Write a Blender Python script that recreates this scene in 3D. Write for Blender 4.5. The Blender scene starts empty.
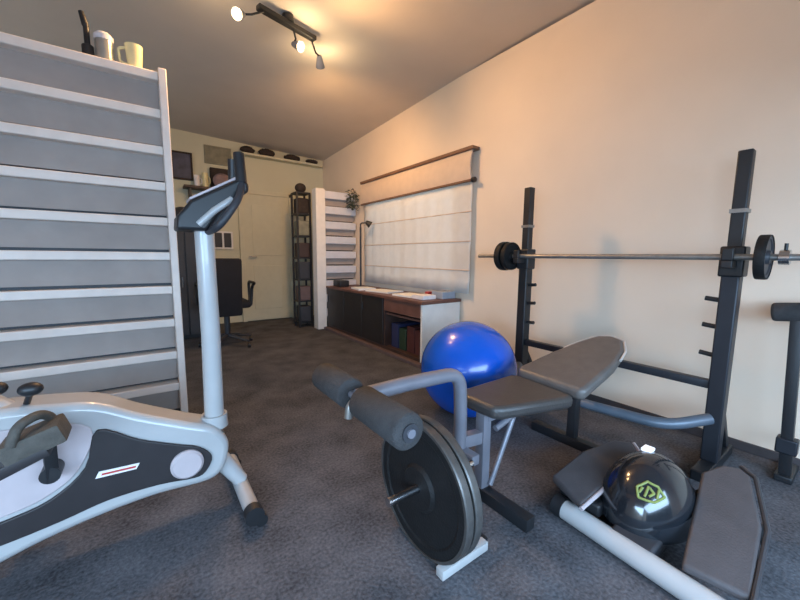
import bpy, bmesh, math, random
from mathutils import Vector, Matrix
random.seed(7)
SC = bpy.context.scene
COL = SC.collection
V = Vector

# ------------------------------------------------------------------ camera
cam_d = bpy.data.cameras.new('camera')
cam = bpy.data.objects.new('camera', cam_d)
COL.objects.link(cam)
FPX = 356.16                                   # focal length in pixels of the 800 wide frame
cam_d.sensor_fit = 'HORIZONTAL'
cam_d.sensor_width = 36.0
cam_d.lens = 36.0 * FPX / 800.0
cam_d.clip_start = 0.02
cx_ = V((0.8120393, -0.58353159, 0.00911358))
cy_ = V((0.06280967, 0.10290964, 0.99270567))
cz_ = V((-0.580213, -0.8055436, 0.1202181))
M = Matrix((cx_, cy_, cz_)).transposed().to_4x4()
M.translation = V((0, 0, 1.0))
cam.matrix_world = M
SC.camera = cam

# ------------------------------------------------------------------ light
SC.view_settings.view_transform = 'Standard'
SC.view_settings.look = 'None'
SC.view_settings.gamma = 1.0
SC.view_settings.use_curve_mapping = False
SC.view_settings.exposure = -0.10
w = bpy.data.worlds.new('world'); SC.world = w
w.use_nodes = True
bgn = w.node_tree.nodes['Background']
bgn.inputs[0].default_value = (0.80, 0.90, 1.0, 1)
bgn.inputs[1].default_value = 0.12

def area(name, loc, target, sx, sy, energy, colour):
    l = bpy.data.lights.new(name, 'AREA'); l.shape = 'RECTANGLE'
    l.size = sx; l.size_y = sy; l.energy = energy; l.color = colour
    o = bpy.data.objects.new(name, l); COL.objects.link(o)
    o.location = loc
    o.rotation_euler = (V(target) - V(loc)).to_track_quat('-Z', 'Y').to_euler()
    return o
# daylight from the glazed doors and behind the blind, plus two added fill lamps
area('daylight_doors', (0.2, -1.58, 1.12), (0.2, -1.10, .0), 2.8, 1.1, 225, (0.47, 0.71, 1.0))
area('cool_fill_side', (-1.9, -.65, .98), (.9, .35, -1.6), 1.5, .9, 125, (0.45, 0.70, 1.0))  # added fill that cools the lower right wall; the left wall has no opening
area('daylight_behind_blind', (2.95, 3.35, 1.5), (2.4, 3.35, 1.3), 2.0, 1.5, 40, (0.86, 0.93, 1.0))
area('cool_fill_far', (-1.9, 3.7, 1.35), (1.2, 6.0, .8), 1.3, 1.1, 24, (0.76, 0.87, 1.0))  # added fill to brighten the far slatted shelf, no window on this side

# ------------------------------------------------------------------ materials
def lin(c):
    return tuple((x / 12.92 if x <= 0.04045 else ((x + 0.055) / 1.055) ** 2.4) for x in (v / 255.0 for v in c))
def mat(name, rgb, rough=0.6, metal=0.0, var=0.10, scale=14.0, bump=0.0, bscale=None, coat=0.0, spec=0.5):
    m = bpy.data.materials.new(name); m.use_nodes = True
    nt = m.node_tree; b = nt.nodes['Principled BSDF']
    c = lin(rgb)
    tc = nt.nodes.new('ShaderNodeTexCoord')
    n = nt.nodes.new('ShaderNodeTexNoise'); n.inputs['Scale'].default_value = scale; n.inputs['Detail'].default_value = 5
    nt.links.new(tc.outputs['Object'], n.inputs['Vector'])
    r = nt.nodes.new('ShaderNodeValToRGB')
    r.color_ramp.elements[0].position = 0.3; r.color_ramp.elements[1].position = 0.7
    r.color_ramp.elements[0].color = (*[x * (1 - var) for x in c], 1)
    r.color_ramp.elements[1].color = (*[min(1, x * (1 + var)) for x in c], 1)
    nt.links.new(n.outputs['Fac'], r.inputs['Fac'])
    nt.links.new(r.outputs['Color'], b.inputs['Base Color'])
    b.inputs['Roughness'].default_value = rough
    b.inputs['Metallic'].default_value = metal
    b.inputs['Coat Weight'].default_value = coat
    b.inputs['Specular IOR Level'].default_value = spec
    if bump:
        n2 = nt.nodes.new('ShaderNodeTexNoise'); n2.inputs['Scale'].default_value = bscale or scale * 6
        n2.inputs['Detail'].default_value = 3
        nt.links.new(tc.outputs['Object'], n2.inputs['Vector'])
        bp = nt.nodes.new('ShaderNodeBump'); bp.inputs['Strength'].default_value = bump; bp.inputs['Distance'].default_value = 0.01
        nt.links.new(n2.outputs['Fac'], bp.inputs['Height'])
        nt.links.new(bp.outputs['Normal'], b.inputs['Normal'])
    return m
def emit(name, rgb, s):
    m = bpy.data.materials.new(name); m.use_nodes = True
    b = m.node_tree.nodes['Principled BSDF']
    b.inputs['Base Color'].default_value = (*lin(rgb), 1)
    b.inputs['Emission Color'].default_value = (*lin(rgb), 1)
    b.inputs['Emission Strength'].default_value = s
    return m

def carpet_mat():
    m = bpy.data.materials.new('charcoal_carpet'); m.use_nodes = True
    nt = m.node_tree; b = nt.nodes['Principled BSDF']; L = nt.links.new
    tc = nt.nodes.new('ShaderNodeTexCoord')
    big = nt.nodes.new('ShaderNodeTexNoise'); big.inputs['Scale'].default_value = 5; big.inputs['Detail'].default_value = 6
    fine = nt.nodes.new('ShaderNodeTexNoise'); fine.inputs['Scale'].default_value = 90; fine.inputs['Detail'].default_value = 4
    mx = nt.nodes.new('ShaderNodeMath'); mx.operation = 'MULTIPLY_ADD'; mx.inputs[1].default_value = 0.55
    L(tc.outputs['Object'], big.inputs['Vector']); L(tc.outputs['Object'], fine.inputs['Vector'])
    hl = nt.nodes.new('ShaderNodeMath'); hl.operation = 'MULTIPLY'; hl.inputs[1].default_value = 0.45
    L(big.outputs['Fac'], hl.inputs[0]); L(fine.outputs['Fac'], mx.inputs[0]); L(hl.outputs[0], mx.inputs[2])
    r = nt.nodes.new('ShaderNodeValToRGB')
    r.color_ramp.elements[0].position = 0.32; r.color_ramp.elements[0].color = (*lin((50, 50, 54)), 1)
    r.color_ramp.elements[1].position = 0.68; r.color_ramp.elements[1].color = (*lin((104, 104, 109)), 1)
    L(mx.outputs[0], r.inputs['Fac']); L(r.outputs['Color'], b.inputs['Base Color'])
    b.inputs['Roughness'].default_value = 0.95; b.inputs['Specular IOR Level'].default_value = 0.15
    bp = nt.nodes.new('ShaderNodeBump'); bp.inputs['Strength'].default_value = 0.5; bp.inputs['Distance'].default_value = 0.006
    L(fine.outputs['Fac'], bp.inputs['Height']); L(bp.outputs['Normal'], b.inputs['Normal'])
    return m
def cloth_translucent(name, rgb, t=0.4):
    m = mat(name, rgb, 0.9, var=0.04, bump=0.1, bscale=200)
    nt = m.node_tree; b = nt.nodes['Principled BSDF']; out = nt.nodes['Material Output']
    tr = nt.nodes.new('ShaderNodeBsdfTranslucent'); tr.inputs[0].default_value = (*lin(rgb), 1)
    mx = nt.nodes.new('ShaderNodeMixShader'); mx.inputs[0].default_value = t
    nt.links.new(b.outputs[0], mx.inputs[1]); nt.links.new(tr.outputs[0], mx.inputs[2])
    nt.links.new(mx.outputs[0], out.inputs['Surface'])
    return m
def leather_mat(name, rgb):
    return mat(name, rgb, 0.42, var=0.12, scale=20, bump=0.15, bscale=160)

MT = dict(
    carpet=carpet_mat(),
    ceiling=mat('ceiling_paint', (206, 196, 184), 0.9, var=0.03, scale=3, bump=0.05),
    wall=mat('wall_paint', (227, 210, 190), 0.85, var=0.03, scale=2.5, bump=0.06, bscale=60),
    wallfar=mat('wall_paint_cream', (206, 202, 176), 0.85, var=0.03, scale=2.5, bump=0.06, bscale=60),
    door=mat('door_paint', (206, 200, 172), 0.6, var=0.03),
    white=mat('white_paint', (226, 222, 216), 0.5, var=0.04),
    slat=mat('shelf_edge_paint', (226, 216, 208), 0.45, var=0.05),
    slatback=mat('shelf_back_board', (160, 150, 144), 0.6, var=0.08, scale=6),
    bluewhite=mat('cool_white_board', (206, 208, 216), 0.5, var=0.05),
    black=mat('black_powder_coat', (30, 31, 34), 0.45, var=0.15, bump=0.05),
    charcoal=mat('charcoal_plastic', (52, 53, 58), 0.5, var=0.12, bump=0.06),
    steelgrey=mat('grey_steel_tube', (126, 126, 135), 0.38, metal=0.25, var=0.08),
    navysteel=mat('dark_blue_grey_steel', (46, 48, 54), 0.45, metal=0.4, var=0.1),
    bluesteel=mat('blue_grey_steel', (92, 102, 114), 0.4, metal=0.2, var=0.1),
    chrome=mat('chrome', (205, 205, 208), 0.18, metal=1.0, var=0.04),
    silver=mat('silver_blue_plastic', (172, 172, 172), 0.30, var=0.04, coat=0.3),
    lilac=mat('pale_grey_plastic', (184, 172, 174), 0.4, var=0.05),
    shroud=mat('dark_shroud', (40, 36, 38), 0.5, var=0.15),
    iron=mat('black_cast_iron', (25, 25, 26), 0.62, metal=0.0, spec=.3, var=0.2, scale=30, bump=0.2, bscale=120),
    edge=mat('worn_plate_edge', (96, 94, 92), 0.38, metal=0.6, var=0.2, scale=30),
    rim=mat('worn_iron_rim', (150, 148, 144), 0.4, metal=0.7, var=0.15, scale=30),
    foam=mat('grey_foam', (58, 57, 58), 0.9, var=0.18, scale=40, bump=0.5, bscale=220),
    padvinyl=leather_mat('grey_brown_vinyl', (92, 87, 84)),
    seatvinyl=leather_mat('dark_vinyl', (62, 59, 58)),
    piping=mat('pale_piping', (190, 184, 178), 0.5),
    ball=mat('blue_rubber', (0, 86, 200), 0.24, var=0.03, bump=0.02, bscale=90, coat=0.25),
    dome=mat('glossy_black_plastic', (30, 33, 38), 0.16, var=0.1, coat=0.5),
    grip=mat('ribbed_pedal_rubber', (74, 70, 72), 0.6, var=0.1, bump=0.15, bscale=140),
    lime=mat('yellow_green_print', (128, 138, 72), 0.5),
    red=mat('red_print', (186, 66, 60), 0.5),
    offwhite=mat('white_print', (230, 226, 226), 0.5),
    pedal=mat('worn_pedal_rubber', (76, 72, 66), 0.75, var=0.25, scale=40, bump=0.3),
    wood=mat('dark_brown_wood', (66, 48, 42), 0.5, var=0.25, scale=8),
    wooddark=mat('near_black_wood', (34, 31, 32), 0.5, var=0.2, scale=8),
    woodred=mat('red_brown_wood', (104, 70, 60), 0.5, var=0.2, scale=8),
    strip=mat('pinkish_wood_strip', (98, 80, 78), 0.6, var=0.15),
    valance=cloth_translucent('blind_valance_fabric', (226, 204, 182), 0.15),
    blind=cloth_translucent('sheer_blind_fabric', (236, 235, 232), 0.38),
    batten=mat('brown_batten', (120, 88, 66), 0.6),
    paper=mat('paper', (232, 230, 224), 0.8, var=0.03),
    blue=mat('blue_board', (36, 42, 76), 0.6), green=mat('green_board', (34, 54, 38), 0.6),
    maroon=mat('maroon_board', (74, 36, 34), 0.6), boxgrey=mat('blue_grey_card', (150, 158, 170), 0.7),
    leaf=mat('dark_leaf', (70, 78, 62), 0.6, var=0.3, scale=30),
    fabric=mat('black_chair_fabric', (24, 24, 30), 0.85, var=0.15, bump=0.2),
    pink=mat('pinkish_grey_cloth', (132, 112, 112), 0.8, var=0.2),
    cup=mat('pale_yellow_ceramic', (222, 212, 164), 0.4), tin=mat('silver_tin', (186, 188, 184), 0.3, metal=0.7),
    picture=mat('blue_grey_picture', (58, 62, 84), 0.5, var=0.5, scale=9),
    olive=mat('grey_green_picture', (128, 124, 104), 0.6, var=0.25, scale=12),
    pebble=mat('dark_brown_cloth', (52, 42, 36), 0.85, var=0.3, scale=20),
    skirting=mat('dark_rubber_skirting', (60, 56, 58), 0.7, var=0.15),
    glass=mat('window_glass', (220, 230, 235), 0.05),
)
g = MT['glass'].node_tree.nodes['Principled BSDF']
g.inputs['Transmission Weight'].default_value = 1.0
BULB = emit('lit_bulb', (255, 232, 150), 9.0)
LCD = emit('lit_display', (225, 230, 240), 0.6)

# ------------------------------------------------------------------ mesh helpers
class MB:
    def __init__(s): s.bm = bmesh.new()
    def box(s, c, size, rot=None, bevel=0.0):
        r = bmesh.ops.create_cube(s.bm, size=1.0)
        vs = r['verts']
        m = Matrix.Translation(V(c)) @ (rot.to_4x4() if rot is not None else Matrix.Identity(4)) @ Matrix.Diagonal((*size, 1))
        bmesh.ops.transform(s.bm, matrix=m, verts=vs)
        if bevel:
            es = list({e for v in vs for e in v.link_edges})
            bmesh.ops.bevel(s.bm, geom=es, offset=bevel, segments=2, affect='EDGES', profile=0.6)
        return s
    def rng(s, lo, hi, bevel=0.0):
        return s.box([(a + b) / 2 for a, b in zip(lo, hi)], [b - a for a, b in zip(lo, hi)], bevel=bevel)
    def beam(s, p0, p1, w, h, bevel=0.004, up=(0, 0, 1)):
        p0, p1 = V(p0), V(p1); d = p1 - p0; z = d.normalized()
        x = z.cross(V(up))
        if x.length < 1e-4: x = V((1, 0, 0))
        x.normalize(); y = z.cross(x)
        rot = Matrix((x, y, z)).transposed()
        return s.box((p0 + p1) / 2, (w, h, d.length), rot, bevel)
    def path(s, pts, r, seg=16, cap=True):
        pts = [V(p) for p in pts]; n = len(pts)
        rr = r if isinstance(r, (list, tuple)) else [r] * n
        rings = []; prev = None
        for i, p in enumerate(pts):
            t = (pts[min(i + 1, n - 1)] - pts[max(i - 1, 0)]).normalized()
            if prev is None:
                a = V((0, 0, 1)) if abs(t.z) < 0.9 else V((1, 0, 0))
                u = t.cross(a).normalized()
            else:
                u = (prev - t * prev.dot(t)).normalized()
            prev = u; v = t.cross(u)
            rings.append([s.bm.verts.new(p + (u * math.cos(2 * math.pi * k / seg) + v * math.sin(2 * math.pi * k / seg)) * rr[i]) for k in range(seg)])
        for a, b in zip(rings, rings[1:]):
            for k in range(seg): s.bm.faces.new((a[k], a[(k + 1) % seg], b[(k + 1) % seg], b[k]))
        if cap:
            s.bm.faces.new(list(reversed(rings[0]))); s.bm.faces.new(rings[-1])
        return s
    def tube(s, p0, p1, r, r2=None, seg=20):
        return s.path([p0, p1], [r, r if r2 is None else r2], seg)
    def bent(s, pts, r, fillet=0.06, seg=16):
        pts = [V(p) for p in pts]; out = [pts[0]]
        for a, b, c in zip(pts, pts[1:], pts[2:]):
            f = min(fillet, (a - b).length * 0.45, (c - b).length * 0.45)
            q0 = b + (a - b).normalized() * f; q1 = b + (c - b).normalized() * f
            for k in range(7):
                t = k / 6; out.append(q0 * (1 - t) ** 2 + b * 2 * t * (1 - t) + q1 * t * t)
        out.append(pts[-1])
        return s.path(out, r, seg)
    def lathe(s, prof, o, axis, seg=40, closed=True):
        o = V(o); ax = V(axis).normalized()
        u = ax.cross(V((0, 0, 1)) if abs(ax.z) < 0.9 else V((1, 0, 0))).normalized(); v = ax.cross(u)
        rings = []
        for k in range(seg):
            a = 2 * math.pi * k / seg; d = u * math.cos(a) + v * math.sin(a)
            rings.append([s.bm.verts.new(o + d * r + ax * h) for r, h in prof])
        m = len(prof)
        for k in range(seg):
            A, B = rings[k], rings[(k + 1) % seg]
            for i in range(m if closed else m - 1):
                j = (i + 1) % m
                s.bm.faces.new((A[i], A[j], B[j], B[i]))
        bmesh.ops.remove_doubles(s.bm, verts=s.bm.verts, dist=1e-5)
        return s
    def prism(s, poly, off):
        off = V(off); a = [s.bm.verts.new(V(p)) for p in poly]; b = [s.bm.verts.new(V(p) + off) for p in poly]
        s.bm.faces.new(a); s.bm.faces.new(list(reversed(b)))
        n = len(a)
        for i in range(n): s.bm.faces.new((a[i], b[i], b[(i + 1) % n], a[(i + 1) % n]))
        return s
    def ell(s, c, r, seg=32, rot=None):
        q = bmesh.ops.create_uvsphere(s.bm, u_segments=seg, v_segments=seg // 2, radius=1.0)
        m = Matrix.Translation(V(c)) @ (rot.to_4x4() if rot is not None else Matrix.Identity(4)) @ Matrix.Diagonal((*r, 1))
        bmesh.ops.transform(s.bm, matrix=m, verts=q['verts']); return s
    def build(s, name, material, parent=None, bevel=0.0, smooth=35, sub=0):
        bmesh.ops.recalc_face_normals(s.bm, faces=s.bm.faces)
        me = bpy.data.meshes.new(name)
        off = V((0, 0, 0))
        q = parent
        while q is not None:
            off += q.location; q = q.parent
        bmesh.ops.translate(s.bm, vec=-off, verts=s.bm.verts)
        s.bm.to_mesh(me); s.bm.free()
        me.materials.append(MT[material] if isinstance(material, str) else material)
        for p in me.polygons: p.use_smooth = True
        me.set_sharp_from_angle(angle=math.radians(smooth))
        o = bpy.data.objects.new(name, me); COL.objects.link(o)
        if parent is not None: o.parent = parent
        if bevel:
            b = o.modifiers.new('bevel', 'BEVEL'); b.width = bevel; b.segments = 3; b.limit_method = 'ANGLE'; b.angle_limit = math.radians(40)
            b.harden_normals = False
        if sub:
            d = o.modifiers.new('subd', 'SUBSURF'); d.levels = sub; d.render_levels = sub
        return o
def tag(o, label, cat, group=None):
    o['label'] = label; o['category'] = cat
    if group: o['group'] = group
    return o
def thing(name, loc, label, cat, group=None):
    o = bpy.data.objects.new(name, None); COL.objects.link(o)
    o.location = loc; o.empty_display_size = 0.05
    return tag(o, label, cat, group)
def struct(name, mb, m, parent=None, **k):
    o = mb.build(name, m, parent, **k)
    if parent is None: o['kind'] = 'structure'
    return o
def single(name, mb, m, label, cat, group=None, **k):
    # a thing that is one mesh: origin moved to its base centre
    bm = mb.bm; xs = [v.co for v in bm.verts]
    c = V(((min(p.x for p in xs) + max(p.x for p in xs)) / 2, (min(p.y for p in xs) + max(p.y for p in xs)) / 2, min(p.z for p in xs)))
    bmesh.ops.translate(bm, vec=-c, verts=bm.verts)
    o = mb.build(name, m, None, **k); o.location = c
    return tag(o, label, cat, group)
def copy_tree(o, parent=None):
    c = o.copy(); COL.objects.link(c); c.parent = parent
    for ch in list(o.children): copy_tree(ch, c)
    return c

# ------------------------------------------------------------------ the room
WX, FY, CZ = 2.52, 5.72, 2.68          # right wall, far wall, ceiling
LX, BY = -2.0, -1.6
struct('floor', MB().rng((LX - .1, BY - .1, -0.1), (WX + .12, FY + .1, 0)), 'carpet')
cb = MB()
def ceil_z(x, y):            # an old ceiling that sags towards the far right corner
    u = (x - LX) / (WX - LX); v = max(0, (y - 2.0)) / (FY - 2.0)
    return CZ + .02 - .14 * max(0, u - .2) / .8 * v
gr = [[(cb.bm.verts.new((LX - .1 + (WX - LX + .22) * i / 12, BY - .1 + (FY - BY + .2) * j / 12, 0))) for j in range(13)] for i in range(13)]
for r_ in gr:
    for v_ in r_: v_.co.z = ceil_z(v_.co.x, v_.co.y)
for i in range(12):
    for j in range(12): cb.bm.faces.new((gr[i][j], gr[i + 1][j], gr[i + 1][j + 1], gr[i][j + 1]))
sky = bmesh.ops.extrude_face_region(cb.bm, geom=list(cb.bm.faces))
for v_ in sky['geom']:
    if isinstance(v_, bmesh.types.BMVert): v_.co.z = CZ + .12
struct('ceiling', cb, 'ceiling')
wy0, wy1, wz0, wz1 = 2.50, 4.20, 0.72, 1.90
wr = MB()
wr.rng((WX, BY - .1, 0), (WX + .12, wy0, CZ)); wr.rng((WX, wy1, 0), (WX + .12, FY + .1, CZ))
wr.rng((WX, wy0, 0), (WX + .12, wy1, wz0)); wr.rng((WX, wy0, wz1), (WX + .12, wy1, CZ))
struct('wall_right', wr, 'wall')
struct('wall_far', MB().rng((LX, FY, 0), (WX, FY + .1, CZ)), 'wallfar')
struct('wall_left', MB().rng((LX - .1, BY, 0), (LX, FY, CZ)), 'wall')
wb = MB()
wb.rng((LX, BY - .1, 0), (-1.25, BY, CZ)); wb.rng((1.65, BY - .1, 0), (WX, BY, CZ)); wb.rng((-1.25, BY - .1, 1.95), (1.65, BY, CZ))
struct('wall_back', wb, 'wall')
struct('baseboard_right', MB().rng((WX - .014, BY, 0), (WX, 2.44, .05)), 'skirting', bevel=.003)
# window behind the blind
wf = MB()
for y0, y1 in ((wy0, wy0 + .05), (wy1 - .05, wy1), (3.33, 3.37)): wf.rng((WX + .03, y0, wz0), (WX + .09, y1, wz1))
for z0, z1 in ((wz0, wz0 + .05), (wz1 - .05, wz1), (1.30, 1.33)): wf.rng((WX + .031, wy0, z0), (WX + .089, wy1, z1))
win = struct('window_1', wf, 'white')
MB().rng((WX + .055, wy0 + .04, wz0 + .04), (WX + .061, wy1 - .04, wz1 - .04)).build('pane', 'glass', win)
# far door with frame, panels and handle
dr = MB().rng((1.24, FY - .035, 0.01), (1.92, FY - .005, 1.90))
door = struct('door_1', dr, 'door', bevel=.003)
fr = MB(); fr.rng((1.18, FY - .05, 0), (1.24, FY, 1.96)); fr.rng((1.92, FY - .05, 0), (1.98, FY, 1.96)); fr.rng((1.18, FY - .05, 1.90), (1.98, FY, 1.965))
fr.build('door_frame', 'door', door, bevel=.004)
pn = MB()
for z0, z1 in ((.18, .85), (1.0, 1.75)):
    pn.rng((1.36, FY - .043, z0), (1.80, FY - .034, z1))
pn.build('door_panel', 'door', door, bevel=.006)
hd = MB(); hd.bent([(1.30, FY - .035, .98), (1.30, FY - .085, .98), (1.40, FY - .085, .98)], .009, .02)
hd.build('door_handle', 'chrome', door)
# ledge at the top of the far wall with dark lumps on it
struct('trim_1', MB().rng((1.16, FY - .14, 2.43), (2.46, FY, 2.46)), 'door', bevel=.004)
for i, (x, sx, sz, lab) in enumerate(((1.33, .10, .05, 'dark rolled cloth on the high far ledge, end nearest the bike handlebar'),
                                 (1.60, .12, .055, 'dark bunched cloth on the high far ledge, biggest and second from left'),
                                 (1.98, .13, .045, 'dark folded cloth on the high far ledge, third from left'),
                                 (2.30, .10, .035, 'dark cloth at the right-hand end of the high far ledge, by the corner'))):
    b = MB().ell((x, FY - .075, 2.46 + sz), (sx, .06, sz), 20)
    for v in b.bm.verts:
        v.co += V((random.uniform(-1, 1), 0, random.uniform(-1, 1))) * .008
        v.co.z = max(v.co.z, 2.4605)
    single('folded_cloth', b, 'pebble', lab, 'cloth', 'dark cloths on the far ledge', smooth=80)

# ------------------------------------------------------------------ slatted shelf dividers
def slat_unit(name, x0, x1, yf, ztop, n, pitch, post_x, edge, back, label, lip=.048, depth=.10):
    root = thing(name, ((x0 + x1) / 2, yf + depth / 2, 0), label, 'shelf unit')
    for k in range(n):
        z = ztop - k * pitch
        MB().rng((x0, yf, z - lip), (x1, yf + depth, z)).build('shelf', edge, root, bevel=.006)
    for k in range(n):
        z1 = ztop - k * pitch - lip; z0 = max(ztop - (k + 1) * pitch, 0) + .016
        if z1 - z0 < .03: continue
        MB().rng((x0, yf + .062, z0), (x1, yf + .076, z1)).build('back_board', back, root)
    MB().rng((post_x[0], yf - .012, 0), (post_x[1], yf + depth + .03, ztop + .02)).build('post', 'slat' if edge == 'slat' else 'white', root, bevel=.005)
    MB().rng((x0 + .041, yf + depth + .001, .02), (x1, yf + depth + .006, ztop - .005)).build('gap_shade_sheet', 'charcoal', root)  # dark sheet added so the gaps between boards read as shade
    MB().rng((x0, yf + .08, 0), (x0 + .04, yf + depth + .03, ztop - .01)).build('post', edge, root)
    return root
slat_unit('slatted_shelf', -1.70, .138, 2.56, 2.03, 10, .203, (.1385, .178), 'slat', 'slatback',
          'tall white-edged slatted shelf wall with grey boards behind the exercise bike')
far = slat_unit('slatted_shelf', 2.032, 2.50, 4.56, 1.87, 9, .20, (1.90, 2.03), 'bluewhite', 'slatback',
          'far pale slatted shelf unit with broad white post, between desk end and black rack', lip=.10)

# things on top of the near shelf
bk = MB().tube((-.165, 2.63, 2.1005), (-.165, 2.63, 2.19), .013).path([(-.165, 2.63, 2.19), (-.167, 2.63, 2.20), (-.18, 2.63, 2.26)], [.013, .016, .012])
t = thing('spray_bottle', (-.165, 2.63, 2.0305), 'black upright nozzle bottle, leftmost thing on top of the slatted shelf', 'bottle')
MB().tube((-.165, 2.63, 2.0305), (-.165, 2.63, 2.1), .026).build('bottle_body', 'black', t, bevel=.006)
bk.build('nozzle', 'black', t)
t = thing('tin_can', (-.096, 2.63, 2.0305), 'shiny silver tin between black bottle and pale cup on the shelf top', 'tin')
MB().lathe([(0, 0), (.041, 0), (.041, .11), (0, .11)], (-.096, 2.63, 2.0305), (0, 0, 1), closed=False).build('can', 'tin', t)
MB().lathe([(0, .1105), (.043, .1105), (.043, .135), (.03, .15), (0, .15)], (-.096, 2.63, 2.0305), (0, 0, 1), closed=False).build('lid', 'bluewhite', t)
t = thing('ceramic_cup', (.035, 2.63, 2.0305), 'pale yellow cup at the right end on top of the slatted shelf', 'cup')
MB().lathe([(0, 0), (.032, 0), (.042, .13), (.037, .13), (.028, .01), (0, .01)], (.035, 2.63, 2.0305), (0, 0, 1), closed=False).build('cup_body', 'cup', t)
MB().bent([(-.003, 2.63, 2.14), (-.036, 2.63, 2.13), (-.031, 2.63, 2.06), (.002, 2.63, 2.055)], .007, .02).build('handle', 'cup', t)

# ------------------------------------------------------------------ black rack beyond the far shelf
t = thing('black_rack', (1.83, 4.90, 0), 'narrow tall black rack standing left of the far white post', 'rack')
for x in (1.735, 1.915):
    for y in (4.80, 5.0): MB().rng((x - .012, y - .012, 0), (x + .012, y + .012, 1.838)).build('post', 'black', t)
rz = [.08, .38, .68, .98, 1.28, 1.58, 1.86]
for z in rz: MB().rng((1.725, 4.79, z - .02), (1.925, 5.01, z)).build('shelf', 'black', t)
for i, (z, m, h, lab) in enumerate(((.08, 'charcoal', .22, 'charcoal box on the lowest shelf of the narrow black rack'), (.38, 'strip', .2, 'brownish box on the second lowest shelf of the narrow black rack'),
                        (.68, 'charcoal', .24, 'charcoal box on the third shelf up of the narrow black rack'), (.98, 'wood', .2, 'dark brown box at mid-height of the narrow black rack'),
                        (1.28, 'olive', .2, 'grey-green box on the third shelf from top of the narrow black rack'), (1.58, 'pebble', .2, 'dark brown bundle just under the top of the narrow black rack'))):
    single('storage_box', MB().rng((1.75, 4.795, z + .001), (1.90, 4.98, z + h)), m, lab, 'box', 'boxes in the narrow black rack', bevel=.01)
b = MB().ell((1.825, 4.9, 1.861 + .065), (.075, .075, .065), 20)
single('round_bundle', b, 'pebble', 'round dark bundle on the very top of the narrow black rack', 'bundle', smooth=80)

# hanging bunch at the right end of the far shelf
t = thing('hanging_plant', (2.40, 4.50, 1.60), 'dark green leafy bunch hanging at the top right of the far slatted shelf', 'plant')
MB().bent([(2.44, 4.57, 1.92), (2.44, 4.53, 1.94), (2.44, 4.50, 1.90), (2.43, 4.49, 1.84)], .006, .02).build('hook', 'black', t)
lf = MB()
for i in range(90):
    a = random.uniform(0, 6.28); r = random.uniform(.01, .10); z = 1.80 + random.uniform(-.15, .10)
    c = V((2.40 + r * math.cos(a) * .8, 4.47 + r * math.sin(a) * .55, z))
    d = V((math.cos(a), math.sin(a), random.uniform(-1.2, .3))).normalized(); s_ = d.cross(V((0, 0, 1))).normalized()
    L_ = .05; W_ = .016; n_ = d.cross(s_) * .004
    p = [c, c + d * L_ * .5 + s_ * W_, c + d * L_, c + d * L_ * .5 - s_ * W_]
    for q in p:
        q.x = min(q.x, 2.49); q.y = min(q.y, 4.545)
    lf.prism(p, n_)
lf.build('leaves', 'leaf', t)
MB().path([(2.43, 4.49, 1.84), (2.41, 4.475, 1.78), (2.40, 4.47, 1.68)], .008, 8).build('stem', 'leaf', t)

# ------------------------------------------------------------------ blind
t = thing('roman_blind', (2.47, 3.35, .66), 'cream roman blind with brown battens covering the window above the desk', 'blind')
MB().rng((2.42, 2.29, 1.955), (2.515, 4.30, 1.985)).build('headrail', 'batten', t, bevel=.004)
va = MB()
ny = 40
for i in range(ny):          # valance that bellies out a little
    pass
prof = [(2.445, 1.955), (2.425, 1.90), (2.418, 1.82), (2.425, 1.74), (2.44, 1.70), (2.45, 1.70), (2.437, 1.74), (2.43, 1.82), (2.437, 1.90), (2.455, 1.955)]
va.prism([(x, 2.31, z) for x, z in prof], (0, 1.98, 0)); va.build('valance', 'valance', t, smooth=60)
MB().tube((2.44, 2.30, 1.69), (2.44, 4.30, 1.69), .012).build('batten', 'batten', t)
e = MB().tube((2.44, 2.265, 1.69), (2.44, 2.299, 1.69), .022); e.build('roller_end', 'black', t)
sh = MB()
prev = None; N = 64
rows = []
for i in range(N + 1):
    y = 2.32 + 1.95 * i / N
    row = []
    for j in range(9):
        z = 1.69 - (1.69 - .66) * j / 8
        x = 2.468 + .004 * math.sin(i * .9) + .004 * math.sin(j * 2.2)
        row.append(sh.bm.verts.new((x, y, z)))
    rows.append(row)
for a, b in zip(rows, rows[1:]):
    for j in range(8): sh.bm.faces.new((a[j], b[j], b[j + 1], a[j + 1]))
ob = sh.build('shade', 'blind', t, smooth=80)
md = ob.modifiers.new('solid', 'SOLIDIFY'); md.thickness = .002
for k in range(3):
    z = 1.42 - k * .27
    MB().tube((2.462, 2.32, z), (2.462, 4.27, z), .005, seg=8).build('fold_rod', 'valance', t)

# ------------------------------------------------------------------ low cabinet along the right wall
t = thing('low_cabinet', (2.26, 3.5, 0), 'long low dark cabinet with open end shelves under the blind', 'cabinet')
X0, X1, Y0, Y1, T = 2.03, 2.505, 2.47, 4.52, .60
MB().rng((X0 - .02, Y0 - .02, T - .03), (X1, Y1 + .0, T)).build('top', 'woodred', t, bevel=.004)
MB().rng((X0, Y0 - .001, 0), (X1, Y0 + .025, T - .031)).build('end_panel', 'white', t, bevel=.003)
MB().rng((X0, Y1 - .025, 0), (X1, Y1, T - .031)).build('end_panel', 'wooddark', t)
MB().rng((X0 + .01, 3.10, .061), (X1, 3.125, T - .031)).build('divider', 'wood', t)
MB().rng((X1 - .012, Y0 + .026, .061), (X1, Y1 - .026, T - .031)).build('back_board', 'wood', t)
MB().rng((X0 + .02, Y0 + .026, .40), (X1 - .013, 3.099, .418)).build('shelf', 'woodred', t)
MB().rng((X0, Y0 + .026, .03), (X1, Y1 - .026, .06)).build('shelf', 'wood', t)
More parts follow.
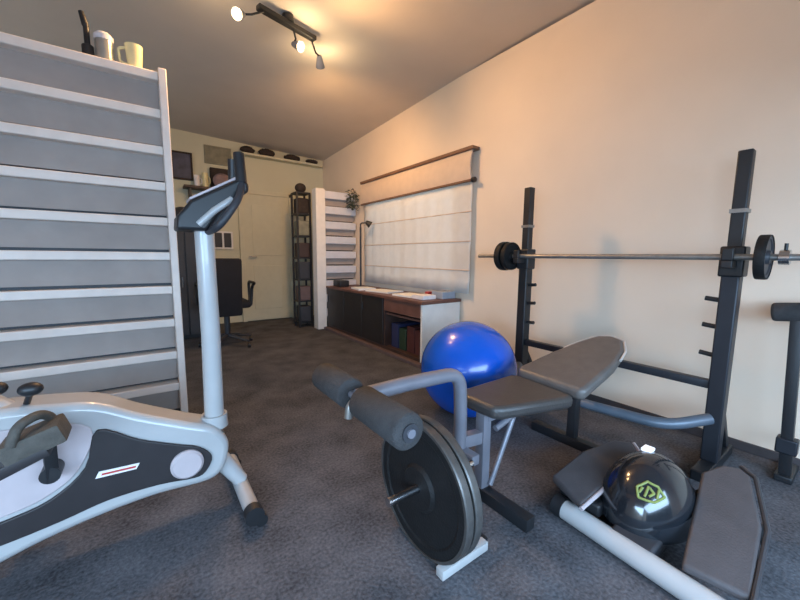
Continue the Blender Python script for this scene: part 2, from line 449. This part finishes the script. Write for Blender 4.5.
MB().rng((X0 - .005, Y0 + .026, .44), (X0 + .016, 3.099, .568)).build('drawer_front', 'woodred', t, bevel=.003)
for i, y in enumerate((3.127, 3.585, 4.04)):
    d = MB().rng((X0 - .003, y, .062), (X0 + .018, y + .452, T - .033)).build('cabinet_door', 'wooddark', t, bevel=.004)
    MB().tube((X0 - .02, y + .40, .40), (X0 - .02, y + .40, .48), .006).build('door_handle', 'black', d)
MB().rng((X0 - .06, Y0 - .05, .0), (X0 - .008, Y1, .035)).build('plinth_strip', 'strip', t, bevel=.004)
for i, (y, wd, h, m, lab) in enumerate(((2.53, .12, .24, 'maroon', 'maroon box file in the open cabinet end, nearest the blue ball'), (2.66, .12, .26, 'maroon', 'dark red box file second from the near end of the cabinet cubby'),
                                   (2.80, .11, .22, 'green', 'dark green box file in the cabinet cubby'), (2.93, .12, .25, 'blue', 'dark blue box file deepest along the cabinet cubby'))):
    single('box_file', MB().rng((X0 + .06, y, .0605), (X0 + .36, y + wd, .0605 + h)), m, lab, 'box file', 'box files in the cabinet cubby', bevel=.004)
# things on the cabinet
R_ = lambda a: Matrix.Rotation(math.radians(a), 3, 'Z')
single('paper_stack', MB().box((2.24, 3.42, T + .008), (.26, .36, .014), R_(12)), 'paper', 'white paper stack lying mid-way along the cabinet top', 'paper')
single('paper_stack', MB().box((2.18, 3.80, T + .012), (.22, .26, .022), R_(-8)), 'paper', 'thicker white paper stack near the black lamp on the cabinet', 'paper')
single('note_pad', MB().box((2.22, 2.90, T + .01), (.24, .30, .018), R_(4)), 'paper', 'white note pad on the cabinet top near its open end', 'paper')
single('storage_carton', MB().rng((2.30, 2.50, T + .001), (2.47, 2.66, T + .07)), 'boxgrey', 'blue-grey carton at the near end of the cabinet top', 'box', bevel=.004)
single('white_carton', MB().rng((2.10, 2.55, T + .001), (2.26, 2.72, T + .04)), 'offwhite', 'flat white carton beside the blue-grey one on the cabinet top', 'box', bevel=.004)
single('red_box', MB().rng((2.33, 2.74, T + .001), (2.40, 2.80, T + .05)), 'red', 'tiny red box on the cabinet top behind the cartons', 'box', bevel=.004)
# dark keyboard-like gadget at the far end
t = thing('desk_speaker', (2.13, 4.30, T), 'black squat gadget at the far end of the cabinet top', 'speaker')
MB().rng((2.06, 4.20, T + .001), (2.20, 4.40, T + .085), bevel=.012).build('body', 'black', t)
MB().tube((2.058, 4.30, T + .045), (2.064, 4.30, T + .045), .03).build('speaker_cone', 'charcoal', t)
t = thing('desk_lamp', (2.28, 4.04, T), 'slim black desk lamp standing on the cabinet top beside the blind', 'lamp')
MB().lathe([(0, 0), (.07, 0), (.07, .012), (.02, .02), (0, .02)], (2.28, 4.04, T + .001), (0, 0, 1), closed=False).build('base', 'black', t)
MB().tube((2.28, 4.04, T + .018), (2.28, 4.04, 1.37), .012).build('pole', 'black', t)
MB().bent([(2.28, 4.04, 1.37), (2.28, 4.04, 1.42), (2.36, 4.0, 1.43)], .009, .03).build('arm', 'black', t)
MB().tube((2.34, 4.01, 1.44), (2.395, 3.985, 1.40), .022, .045).build('lamp_shade', 'black', t)

# ------------------------------------------------------------------ office chair by the far wall
t = thing('office_chair', (.72, 4.2, 0), 'black high-backed office chair seen past the bike post', 'chair')
MB().box((.70, 4.08, .66), (.30, .07, .62), Matrix.Rotation(math.radians(6), 3, 'X'), .03).build('backrest', 'fabric', t)
MB().box((.72, 4.30, .47), (.44, .44, .08), None, .03).build('seat', 'fabric', t)
for s in (-1, 1):
    x = .72 + s * .25
    MB().bent([(.72 + s * .2, 4.24, .44), (x, 4.24, .44), (x + s * .02, 4.24, .66), (x + s * .02, 4.12, .70), (x + s * .02, 4.40, .70), (x + s * .02, 4.38, .47), (x - s * .04, 4.36, .44)], .016, .05).build('armrest', 'black', t)
MB().tube((.72, 4.28, .10), (.72, 4.28, .44), .03).build('gas_column', 'charcoal', t)
for k in range(5):
    a = math.radians(72 * k + 20); e = V((.72 + .28 * math.cos(a), 4.28 + .28 * math.sin(a), .075))
    lg = MB().path([(.72, 4.28, .12), e], [.025, .015], 10).build('base_leg', 'charcoal', t)
    MB().tube(e + V((-.012, 0, -.047)), e + V((.012, 0, -.047)), .028).build('caster', 'black', lg)

# black storage stand behind the bike post, with clutter
t = thing('black_cupboard', (.43, 5.05, 0), 'tall black cupboard behind the bike post and slatted shelf', 'cupboard')
MB().rng((.22, 4.88, 0.0), (.60, 5.25, 1.28)).build('body', 'black', t, bevel=.004)
MB().rng((.20, 4.86, 1.281), (.62, 5.26, 1.31)).build('top', 'wooddark', t, bevel=.004)
for x in (.235, .415):
    d = MB().rng((x, 4.862, .05), (x + .17, 4.88, 1.26)).build('cupboard_door', 'charcoal', t, bevel=.004)
    MB().tube((x + .13, 4.852, .62), (x + .13, 4.852, .74), .006).build('door_handle', 'chrome', d)
b = MB().ell((.42, 5.05, 1.311 + .13), (.13, .12, .13), 24)
single('round_bag', b, 'charcoal', 'dark rounded bag on top of the black cupboard', 'bag', smooth=80)
# high wall shelf with bits and the pictures
t = thing('wall_shelf', (.80, FY - .1, 1.90), 'dark wall shelf of odds and ends behind the bike console', 'shelf')
MB().rng((.50, FY - .22, 1.88), (1.17, FY - .001, 1.91)).build('board', 'wood', t, bevel=.003)
for x in (.56, 1.08): MB().rng((x, FY - .18, 1.76), (x + .025, FY - .001, 1.879)).build('bracket', 'black', t)
b = MB().ell((.965, FY - .15, 1.911 + .105), (.12, .065, .105), 24)
single('round_cushion', b, 'pink', 'pinkish grey round bundle on the wall shelf behind the bike console', 'bundle', smooth=80)
for x, m, h, lab in ((.66, 'offwhite', .15, 'small white mug on the wall shelf, left of the pinkish bundle'), (.76, 'cup', .19, 'taller cream mug next to the pinkish bundle on the wall shelf')):
    c = MB().lathe([(0, 0), (.033, 0), (.036, h), (.031, h), (.028, .01), (0, .01)], (x, FY - .12, 1.911), (0, 0, 1), 24, closed=False)
    c.bent([(x + .033, FY - .12, 1.911 + h * .8), (x + .06, FY - .12, 1.911 + h * .7), (x + .058, FY - .12, 1.911 + h * .3), (x + .031, FY - .12, 1.911 + h * .25)], .006, .015, 8)
    single('mug', c, m, lab, 'mug', 'mugs on the wall shelf')
single('dark_case', MB().rng((.83, FY - .08, 1.911), (1.14, FY - .03, 2.20)), 'pebble', 'dark flat case standing behind the pinkish bundle on the wall shelf', 'case', bevel=.008)
def picture(x0, x1, z0, z1, fm, pm, lab, panes=1, name='framed_picture'):
    t = thing(name, ((x0 + x1) / 2, FY - .012, z0), lab, 'picture')
    f = MB(); e = .022
    f.rng((x0, FY - .028, z0), (x0 + e, FY - .001, z1)); f.rng((x1 - e, FY - .028, z0), (x1, FY - .001, z1))
    f.rng((x0 + e, FY - .028, z0), (x1 - e, FY - .001, z0 + e)); f.rng((x0 + e, FY - .028, z1 - e), (x1 - e, FY - .001, z1))
    if panes == 2: f.rng(((x0 + x1) / 2 - .012, FY - .028, z0 + e), ((x0 + x1) / 2 + .012, FY - .001, z1 - e))
    f.build('frame', fm, t)
    w_ = (x1 - x0 - 2 * e) / panes
    for k in range(panes):
        a = x0 + e + k * w_ + (.012 if k else 0); b_ = x0 + e + (k + 1) * w_ - (.012 if (panes == 2 and k == 0) else 0)
        MB().rng((a, FY - .02, z0 + e), (b_, FY - .002, z1 - e)).build('picture', pm, t)
picture(.38, .63, 2.0, 2.36, 'pebble', 'picture', 'dark framed blue-grey picture above the wall shelf beside the slatted shelf')
picture(.78, 1.12, 2.26, 2.50, 'olive', 'olive', 'grey-green picture high on the far wall left of the ledge')
picture(.83, 1.09, 1.09, 1.34, 'white', 'wooddark', 'white double frame with two dark pictures above the office chair', 2)

# ------------------------------------------------------------------ ceiling spot bar
t = thing('ceiling_spotlight', (.94, 2.68, CZ), 'three-headed ceiling spotlight on a dark straight bar', 'ceiling light')
MB().beam((.72, 2.63, 2.625), (1.16, 2.745, 2.625), .05, .03).build('bar', 'black', t)
MB().tube((.94, 2.688, 2.64), (.94, 2.688, 2.68), .04).build('ceiling_mount', 'black', t)
heads = [((.76, 2.64, 2.615), (.60, 2.62, 2.53), (-.55, -.55, -.45)),
         ((.98, 2.70, 2.615), (1.02, 2.715, 2.52), (.35, -.75, -.42)),
         ((1.13, 2.737, 2.615), (1.25, 2.86, 2.53), (.35, .6, -.55))]
for base, hp, d in heads:
    base, hp, d = V(base), V(hp), V(d).normalized()
    h = MB().lathe([(0, -.055), (.018, -.055), (.024, -.03), (.036, .03), (.033, .03), (.018, -.02), (0, -.02)], hp, d, 24, closed=False).build('spot_head', 'steelgrey', t)
    MB().path([base, (base + hp) / 2 + V((0, 0, -.01)), hp - d * .05], .007, 8).build('arm', 'black', h)
    MB().ell(hp + d * .012, (.022, .022, .022), 16).build('bulb', BULB, h)
    l = bpy.data.lights.new('bulb_light', 'SPOT'); l.energy = 92.0; l.color = (1.0, .55, .23); l.shadow_soft_size = .11
    l.spot_size = math.radians(160); l.spot_blend = 1.0
    l2 = bpy.data.lights.new('bulb_glow', 'POINT'); l2.energy = 5.0; l2.color = (1.0, .70, .38); l2.shadow_soft_size = .04
    lo2 = bpy.data.objects.new('bulb_glow', l2); COL.objects.link(lo2); lo2.parent = h
    lo2.location = hp + d * .075 - t.location
    lo = bpy.data.objects.new('bulb_light', l); COL.objects.link(lo); lo.parent = h
    lo.location = hp + d * .15 - t.location; lo.rotation_euler = d.to_track_quat('-Z', 'Y').to_euler()

# ------------------------------------------------------------------ barbell rack
t = thing('barbell_rack', (2.15, .965, 0), 'black two-post squat rack with pegs holding the barbell by the right wall', 'rack')
for y, s in ((.43, 1), (1.50, -1)):
    MB().rng((2.115, y - .032, .05), (2.185, y + .032, 1.02)).build('outer_post', 'navysteel' if y < 1 else 'black', t, bevel=.006)
    u = MB().rng((2.124, y - .025, 1.02), (2.176, y + .025, 1.47)).build('inner_post', 'black', t, bevel=.005)
    MB().rng((2.119, y - .030, 1.205), (2.181, y + .030, 1.222)).build('height_band', 'rim', u)
    MB().rng((2.105, y - .043, .925), (2.195, y + .043, 1.06)).build('clamp', 'black', t, bevel=.008)
    hk = MB(); hk.rng((2.03, y - .02, .965), (2.106, y + .02, .998)); hk.rng((2.03, y - .02, .998), (2.048, y + .02, 1.05))
    hk.build('bar_hook', 'black', t, bevel=.004)
    for z in (.815, .69, .555):
        MB().tube((2.15, y + s * .031, z), (2.15, y + s * .085, z + .006), .011).build('peg', 'black', t)
    MB().rng((1.98, y - .03, .0), (2.42, y + .03, .05)).build('foot', 'black', t, bevel=.006)
    MB().beam((2.38, y, .045), (2.185, y, .34), .035, .035).build('brace', 'black', t)
MB().beam((2.15, .463, .415), (2.15, 1.467, .415), .04, .04).build('cross_bar', 'navysteel', t)
MB().bent([(2.112, .44, .26), (1.96, .56, .22), (1.92, .98, .205), (1.95, 1.38, .215), (2.112, 1.49, .25)], .026, .12).build('bent_brace', 'bluesteel', t)

# barbell
t = thing('barbell', (2.075, .95, 1.016), 'long thin steel barbell lying across the black rack', 'barbell')
MB().tube((2.076, .0, 1.012), (2.076, 1.86, 1.012), .0135).build('bar', 'rim', t)
for y, s in ((.265, -1), (1.665, 1)):
    c = MB().lathe([(.0138, 0), (.03, 0), (.03, .03), (.0138, .03)], (2.076, y - .015, 1.012), (0, 1, 0), 20).build('collar', 'chrome' if y < 1 else 'black', t)
    MB().tube((2.076, y, 1.012 + .03), (2.076, y, 1.012 + .055), .006).build('collar_screw', 'black', c)
def plate(name, c, axis, r, th, bore, m, lab, group, rimm='iron', hub=None):
    o = thing(name, c, lab, 'weight plate', group)
    h = th / 2; hub = hub or r * .28
    MB().lathe([(bore, -h * 1.2), (hub, -h * 1.2), (hub * 1.15, -h * .5), (r * .80, -h * .5), (r * .83, -h * .8), (r * .9445, -h * .8), (r * .9445, h * .8), (r * .83, h * .8), (r * .80, h * .5), (hub * 1.15, h * .5), (hub, h * 1.2), (bore, h * 1.2)], c, axis, 64).build('disc', m, o, smooth=30)
    MB().lathe([(r * .945, -h), (r * .985, -h), (r, -h * .7), (r, h * .7), (r * .985, h), (r * .945, h)], c, axis, 64).build('rim', rimm, o, smooth=30)
    return o
plate('weight_plate', (2.076, .325, 1.012), (0, 1, 0), .092, .034, .0142, 'charcoal', 'small grey weight plate on the near end of the barbell', 'small plates on the barbell')
plate('weight_plate', (2.076, 1.622, 1.012), (0, 1, 0), .10, .04, .0142, 'iron', 'small black weight plate on the far barbell end, outermost of two', 'small plates on the barbell')
plate('weight_plate', (2.076, 1.572, 1.012), (0, 1, 0), .095, .032, .0142, 'iron', 'small black weight plate on the far barbell end, next to the post', 'small plates on the barbell')

# stand at the right edge
t = thing('padded_stand', (2.33, .22, 0), 'black upright stand with padded top at the right edge beside the wall', 'stand')
MB().rng((2.29, .175, 0), (2.48, .235, .03)).build('base', 'black', t, bevel=.006)
MB().beam((2.33, .205, .03), (2.33, .235, .755), .04, .04).build('post', 'black', t)
MB().rng((2.30, .175, .13), (2.36, .245, .20)).build('collar', 'navysteel', t, bevel=.006)
MB().tube((2.33, .315, .765), (2.33, .02, .80), .042).build('padded_head', 'foam', t, bevel=.012)

# ------------------------------------------------------------------ exercise ball
single('exercise_ball', MB().ell((1.64, 1.53, .3), (.3, .3, .3), 64), 'ball', 'big shiny blue exercise ball on the floor behind the bench', 'exercise ball', smooth=80)

# ------------------------------------------------------------------ weight bench
t = thing('weight_bench', (1.4, .93, 0), 'dark padded weight bench with foam leg rollers in front of the rack', 'weight bench')
def pad(name, poly, zf, th, m, seg=3):
    b = MB()
    b.prism([(x, y, zf(x, y)) for x, y in poly], (0, 0, -th))
    return b.build(name, m, t, bevel=min(.022, th * .45), smooth=50)
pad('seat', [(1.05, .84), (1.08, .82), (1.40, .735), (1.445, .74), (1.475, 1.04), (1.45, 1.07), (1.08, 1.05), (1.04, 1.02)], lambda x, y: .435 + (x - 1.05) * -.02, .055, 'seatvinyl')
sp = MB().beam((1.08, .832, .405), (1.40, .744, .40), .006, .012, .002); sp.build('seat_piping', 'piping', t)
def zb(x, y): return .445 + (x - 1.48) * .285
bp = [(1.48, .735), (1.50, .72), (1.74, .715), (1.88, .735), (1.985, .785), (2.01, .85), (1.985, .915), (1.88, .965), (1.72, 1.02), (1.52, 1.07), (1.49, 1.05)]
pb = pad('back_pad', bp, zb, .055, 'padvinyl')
pz = MB().path([(x, y, zb(x, y) - .012) for x, y in [(1.80, .716), (1.885, .732), (1.99, .782), (2.017, .85), (1.99, .918), (1.885, .97), (1.80, .995)]], .006, 8); pz.build('pad_piping', 'piping', pb)
MB().beam((1.10, .93, .36), (1.95, .93, .355), .05, .05).build('main_beam', 'steelgrey', t)
MB().beam((1.55, .93, .38), (1.90, .93, .50), .04, .03).build('back_support', 'black', t)
MB().beam((1.82, .93, .33), (1.82, .93, .03), .045, .045).build('leg', 'black', t)
MB().beam((1.82, .70, .025), (1.82, 1.16, .025), .05, .05).build('rear_foot', 'black', t)
MB().beam((1.10, .93, .385), (1.10, .93, .03), .045, .045).build('leg', 'steelgrey', t)
MB().beam((1.10, .69, .025), (1.10, 1.17, .025), .05, .05).build('front_foot', 'black', t)
MB().path([(1.27, .90, .345), (1.12, .90, .06)], .011, 12).build('brace', 'steelgrey', t)
MB().path([(1.14, .90, .30), (1.28, .90, .335)], .013, 12).build('brace', 'steelgrey', t)
MB().beam((1.10, .93, .27), (.985, .95, .27), .04, .05).build('lever_mount', 'steelgrey', t)
# leg lever: arm, rollers and plate peg
la = MB().bent([(.52, .95, .56), (.70, .95, .565), (.975, .95, .555), (.985, .95, .40), (.985, .95, .13)], .026, .09).build('lever_arm', 'steelgrey', t)
MB().bent([(.52, .95, .555), (.495, .95, .54), (.49, .95, .50)], .013, .03).build('lever_tip', 'rim', t)
MB().tube((.52, .665, .56), (.52, 1.21, .56), .012).build('roller_axle', 'steelgrey', t)
for y0, y1 in ((.675, .915), (.985, 1.20)):
    r = MB().lathe([(.0125, 0), (.043, 0), (.05, .008), (.05, y1 - y0 - .008), (.043, y1 - y0), (.0125, y1 - y0)], (.52, y0, .56), (0, 1, 0), 32).build('foam_roller', 'foam', t, smooth=50)
    c = MB().tube((.52, y0 - .005 if y0 < .9 else y1 + .001, .56), (.52, y0 - .001 if y0 < .9 else y1 + .005, .56), .024).build('end_cap', 'charcoal', r)
MB().tube((.58, .862, .230), (.96, .862, .230), .0145).build('plate_peg', 'chrome', t)
MB().beam((.985, .862, .230), (.985, .955, .230), .04, .04).build('peg_mount', 'steelgrey', t)
MB().beam((.69, .735, .02), (.90, .735, .02), .032, .032).build('toe_foot', 'silver', t)
MB().beam((.90, .735, .02), (.90, .96, .02), .03, .03).build('toe_foot_bar', 'black', t)
MB().beam((.90, .93, .025), (1.08, .93, .025), .03, .03).build('toe_link', 'black', t)
plate('weight_plate', (.715, .862, .230), (-1, 0, 0), .228, .03, .0155, 'iron', 'large black weight plate on the bench peg, the outer one facing the room', 'large plates on the bench', 'edge', .07)
plate('weight_plate', (.753, .862, .230), (-1, 0, 0), .228, .03, .0155, 'iron', 'large black weight plate on the bench peg, tucked behind the outer one', 'large plates on the bench', 'edge', .07)
# ------------------------------------------------------------------ stepper
t = thing('mini_stepper', (1.55, .43, 0), 'black mini stepper with domed housing and silver front tube at lower right', 'stepper')
MB().tube((1.222, .10, .04), (1.262, .65, .04), .036).build('front_tube', 'silver', t)
MB().tube((1.262, .65, .04), (1.265, .69, .04), .04).build('end_cap', 'black', t)
MB().tube((1.219, .06, .04), (1.222, .10, .04), .04).build('end_cap', 'black', t)
MB().tube((1.73, .20, .035), (1.73, .70, .035), .03).build('rear_tube', 'black', t)
MB().tube((1.73, .17, .035), (1.73, .1995, .035), .034).build('end_cap', 'black', t)
MB().rng((1.25, .36, .02), (1.75, .49, .075)).build('base_beam', 'charcoal', t, bevel=.01)
dm = MB().ell((1.49, .46, .07), (.20, .15, .205), 48)
for v in dm.bm.verts:
    if v.co.z < .06: v.co.z = .06 + (v.co.z - .06) * .05
d = dm.build('dome_housing', 'dome', t, smooth=80)
def on_dome(u, vv):   # a point just outside the housing for polar angles
    n = V((math.cos(u) * math.cos(vv) * .201, math.sin(u) * math.cos(vv) * .151, math.sin(vv) * .206))
    return V((1.49, .46, .07)) + n
def strip_on(pts, wd, name, m):
    b = MB(); b.path([on_dome(u, vv) for u, vv in pts], wd, 8); return b.build(name, m, d)
import math as _m
lg = MB()
U = math.radians(205)
for pts in ([(-.35, .78), (-.10, .92), (.20, .86), (.35, .70), (.10, .60), (-.25, .62), (-.35, .78)],
            [(-.12, .66), (-.05, .84)], [(-.02, .82), (.10, .74), (-.02, .68)], [(.16, .66), (.22, .80)], [(-.26, .70), (-.20, .80)]):
    fine = []
    for a, b in zip(pts, pts[1:]):
        for k in range(5): fine.append((U + a[0] + (b[0] - a[0]) * k / 4, a[1] + (b[1] - a[1]) * k / 4))
    lg.path([on_dome(*q) for q in fine], .0042, 8)
lg.build('printed_emblem', 'lime', d)
dp = MB().box((1.54, .49, .272), (.045, .035, .012), None, .004).build('display', LCD, d)
def pedal(poly, name_y):
    b = MB().prism(poly, (0, 0, -.028)).build('foot_pedal', 'grip', t, bevel=.010, smooth=50)
    c = sum((V(p) for p in poly), V((0, 0, 0))) / len(poly)
    return b, c
pr, c = pedal([(1.25, .285, .10), (1.27, .135, .10), (1.54, .165, .165), (1.76, .235, .215), (1.79, .27, .22), (1.76, .315, .22), (1.66, .35, .21)], 0)
rim = MB().path([(1.235, .13, .09), (1.54, .152, .155), (1.77, .222, .208), (1.81, .27, .215)], .008, 8).build('pedal_edge', 'charcoal', pr)
MB().beam((1.70, .27, .18), (1.73, .36, .07), .05, .05).build('pedal_arm', 'charcoal', t)
pl, c = pedal([(1.31, .74, .115), (1.235, .58, .115), (1.45, .565, .155), (1.63, .545, .195), (1.70, .60, .20), (1.66, .66, .20), (1.50, .715, .175)], 0)
MB().path([(1.225, .575, .105), (1.45, .557, .148), (1.63, .535, .187), (1.70, .595, .195)], .008, 8).build('pedal_edge', 'lilac', pl)
MB().beam((1.62, .60, .16), (1.70, .50, .07), .05, .05).build('pedal_arm', 'charcoal', t)
MB().rng((1.30, .545, .05), (1.42, .70, .10)).build('bumper', 'black', t, bevel=.01)

# ------------------------------------------------------------------ exercise bike
t = thing('exercise_bike', (-.05, 1.5, 0), 'silver and black upright exercise bike in the left foreground', 'exercise bike')
def smooth_poly(p, n=4):
    out = []; N = len(p)
    for i in range(N):
        a, b, c, d_ = p[i - 1], p[i], p[(i + 1) % N], p[(i + 2) % N]
        for k in range(n):
            u = k / n
            out.append(tuple(.5 * ((2 * b[j]) + (-a[j] + c[j]) * u + (2 * a[j] - 5 * b[j] + 4 * c[j] - d_[j]) * u * u + (-a[j] + 3 * b[j] - 3 * c[j] + d_[j]) * u ** 3) for j in (0, 1)))
    return out
sil = [(-.62, .52), (-.50, .555), (-.372, .56), (-.225, .546), (-.138, .525), (-.039, .466), (.102, .395), (.181, .357), (.222, .30), (.226, .25), (.205, .185), (.148, .152), (-.007, .160), (-.154, .150), (-.30, .125), (-.45, .085), (-.62, .07), (-.74, .12), (-.78, .25), (-.74, .42)]
MB().prism([(x, 1.43, z) for x, z in smooth_poly(sil)], (0, .14, 0)).build('body_shell', 'silver', t, bevel=.022, smooth=50)
dark = [(-.15, .449), (-.045, .385), (.052, .338), (.127, .303), (.165, .255), (.144, .205), (.106, .190), (0, .205), (-.135, .205), (-.256, .182), (-.38, .165), (-.50, .16), (-.50, .215), (-.376, .235), (-.272, .262), (-.187, .335)]
for y0, dy in ((1.428, -.010), (1.572, .010)):
    MB().prism([(x, y0, z) for x, z in smooth_poly(dark)], (0, dy, 0)).build('side_shroud', 'shroud', t, bevel=.004, smooth=50)
lil = [(-.165, .46), (-.20, .335), (-.285, .27), (-.39, .245), (-.50, .235), (-.62, .27), (-.67, .36), (-.62, .47), (-.50, .50), (-.30, .50)]
MB().prism([(x, 1.428, z) for x, z in smooth_poly(lil)], (0, -.006, 0)).build('crank_cover', 'lilac', t, bevel=.003, smooth=50)
dsc = MB().lathe([(0, 0), (.052, 0), (.052, .008), (.044, .016), (0, .018)], (.085, 1.418, .255), (0, -1, 0), 40, closed=False).build('round_cap', 'lilac', t)
lgm = MB()
# lettering bar on the shroud: pale lozenge with red lower stroke
lgm.prism([(x, 1.4175, z) for x, z in [(-.165, .292), (-.060, .288), (-.050, .306), (-.155, .312)]], (0, -.002, 0)); lgm.build('side_badge', 'offwhite', t)
MB().prism([(x, 1.4153, z) for x, z in [(-.150, .298), (-.062, .294), (-.060, .300), (-.148, .304)]], (0, -.001, 0)).build('badge_stripe', 'red', t)
# main post, seat post
MB().path([(.190, 1.5, .33), (.194, 1.5, .7), (.190, 1.5, 1.10)], [.035, .033, .032], 20).build('front_post', 'silver', t)
MB().lathe([(.037, 0), (.048, .0), (.046, .05), (.037, .05)], (.190, 1.5, .335), (0, 0, 1), 24).build('post_collar', 'silver', t)
MB().path([(-.34, 1.5, .50), (-.56, 1.5, .72)], [.045, .032], 20).build('seat_post', 'silver', t)
st = MB().ell((-.62, 1.5, .77), (.15, .10, .04), 32); st.build('saddle', 'charcoal', t)
for k, (x, z) in enumerate(((-.285, .612), (-.355, .628))):
    kb = MB().ell((x, 1.42, z), (.028, .022, .02), 20).build('adjust_knob', 'black', t)
    MB().tube((x, 1.425, z - .005), (x - .03, 1.49, z - .075), .008).build('knob_stem', 'black', kb)
# console and handlebars
cs = [(.10, 1.085), (.104, 1.13), (.145, 1.185), (.30, 1.275), (.335, 1.265), (.335, 1.235), (.23, 1.145), (.19, 1.085)]
MB().prism([(x, 1.42, z) for x, z in cs], (0, .16, 0)).build('console', 'black', t, bevel=.010)
MB().beam((.145, 1.5, 1.192), (.295, 1.5, 1.279), .13, .008, .002).build('console_face', 'lilac', t)
MB().path([(.165, 1.425, 1.105), (.215, 1.412, 1.155), (.275, 1.415, 1.20)], .012, 12).build('console_bracket', 'silver', t)
for s in (-1, 1):
    MB().bent([(.20, 1.5 + s * .03, 1.085), (.22, 1.5 + s * .12, 1.095), (.285, 1.5 + s * .12, 1.19), (.312, 1.5 + s * .07, 1.25), (.310, 1.5 + s * .05, 1.365)], .013, .05).build('handlebar', 'charcoal', t)
    MB().path([(.312, 1.5 + s * .069, 1.262), (.310, 1.5 + s * .05, 1.37)], .019, 14).build('grip', 'black', t)
# crank and pedal
MB().tube((-.255, 1.42, .365), (-.255, 1.36, .365), .024).build('crank_hub', 'black', t)
MB().beam((-.252, 1.372, .345), (-.25, 1.366, .50), .03, .018, .004).build('crank_arm', 'black', t)
pd = MB().box((-.262, 1.305, .505), (.125, .10, .055), Matrix.Rotation(math.radians(-18), 3, 'Y'), .008).build('pedal', 'pedal', t)
MB().bent([(-.30, 1.26, .515), (-.285, 1.26, .565), (-.25, 1.30, .575), (-.235, 1.345, .545), (-.235, 1.35, .505)], .012, .03).build('pedal_strap', 'pedal', pd)
MB().box((-.29, 1.30, .462), (.12, .09, .03), Matrix.Rotation(math.radians(-22), 3, 'Y'), .006).build('pedal_weight', 'shroud', pd)
MB().beam((-.258, 1.584, .365), (-.262, 1.59, .23), .03, .018, .004).build('crank_arm', 'black', t)
MB().box((-.26, 1.645, .225), (.11, .10, .03), None, .008).build('pedal', 'pedal', t)
# front leg and stabilisers
MB().path([(.19, 1.5, .215), (.275, 1.5, .075)], [.036, .028], 16).build('front_leg', 'silver', t)
MB().tube((.275, 1.31, .055), (.275, 1.72, .055), .028).build('front_stabiliser', 'silver', t)
for y0, y1 in ((1.27, 1.31), (1.72, 1.76)):
    MB().tube((.275, y0, .055), (.275, y1, .055), .034).build('end_cap', 'black', t)
    MB().tube((.30, (y0 + y1) / 2 - .012, .023), (.30, (y0 + y1) / 2 + .012, .023), .022).build('transport_wheel', 'black', t)
MB().path([(-.60, 1.5, .12), (-.80, 1.5, .06)], .04, 16).build('rear_leg', 'silver', t)
MB().tube((-.82, 1.25, .045), (-.82, 1.75, .045), .035).build('rear_stabiliser', 'silver', t)
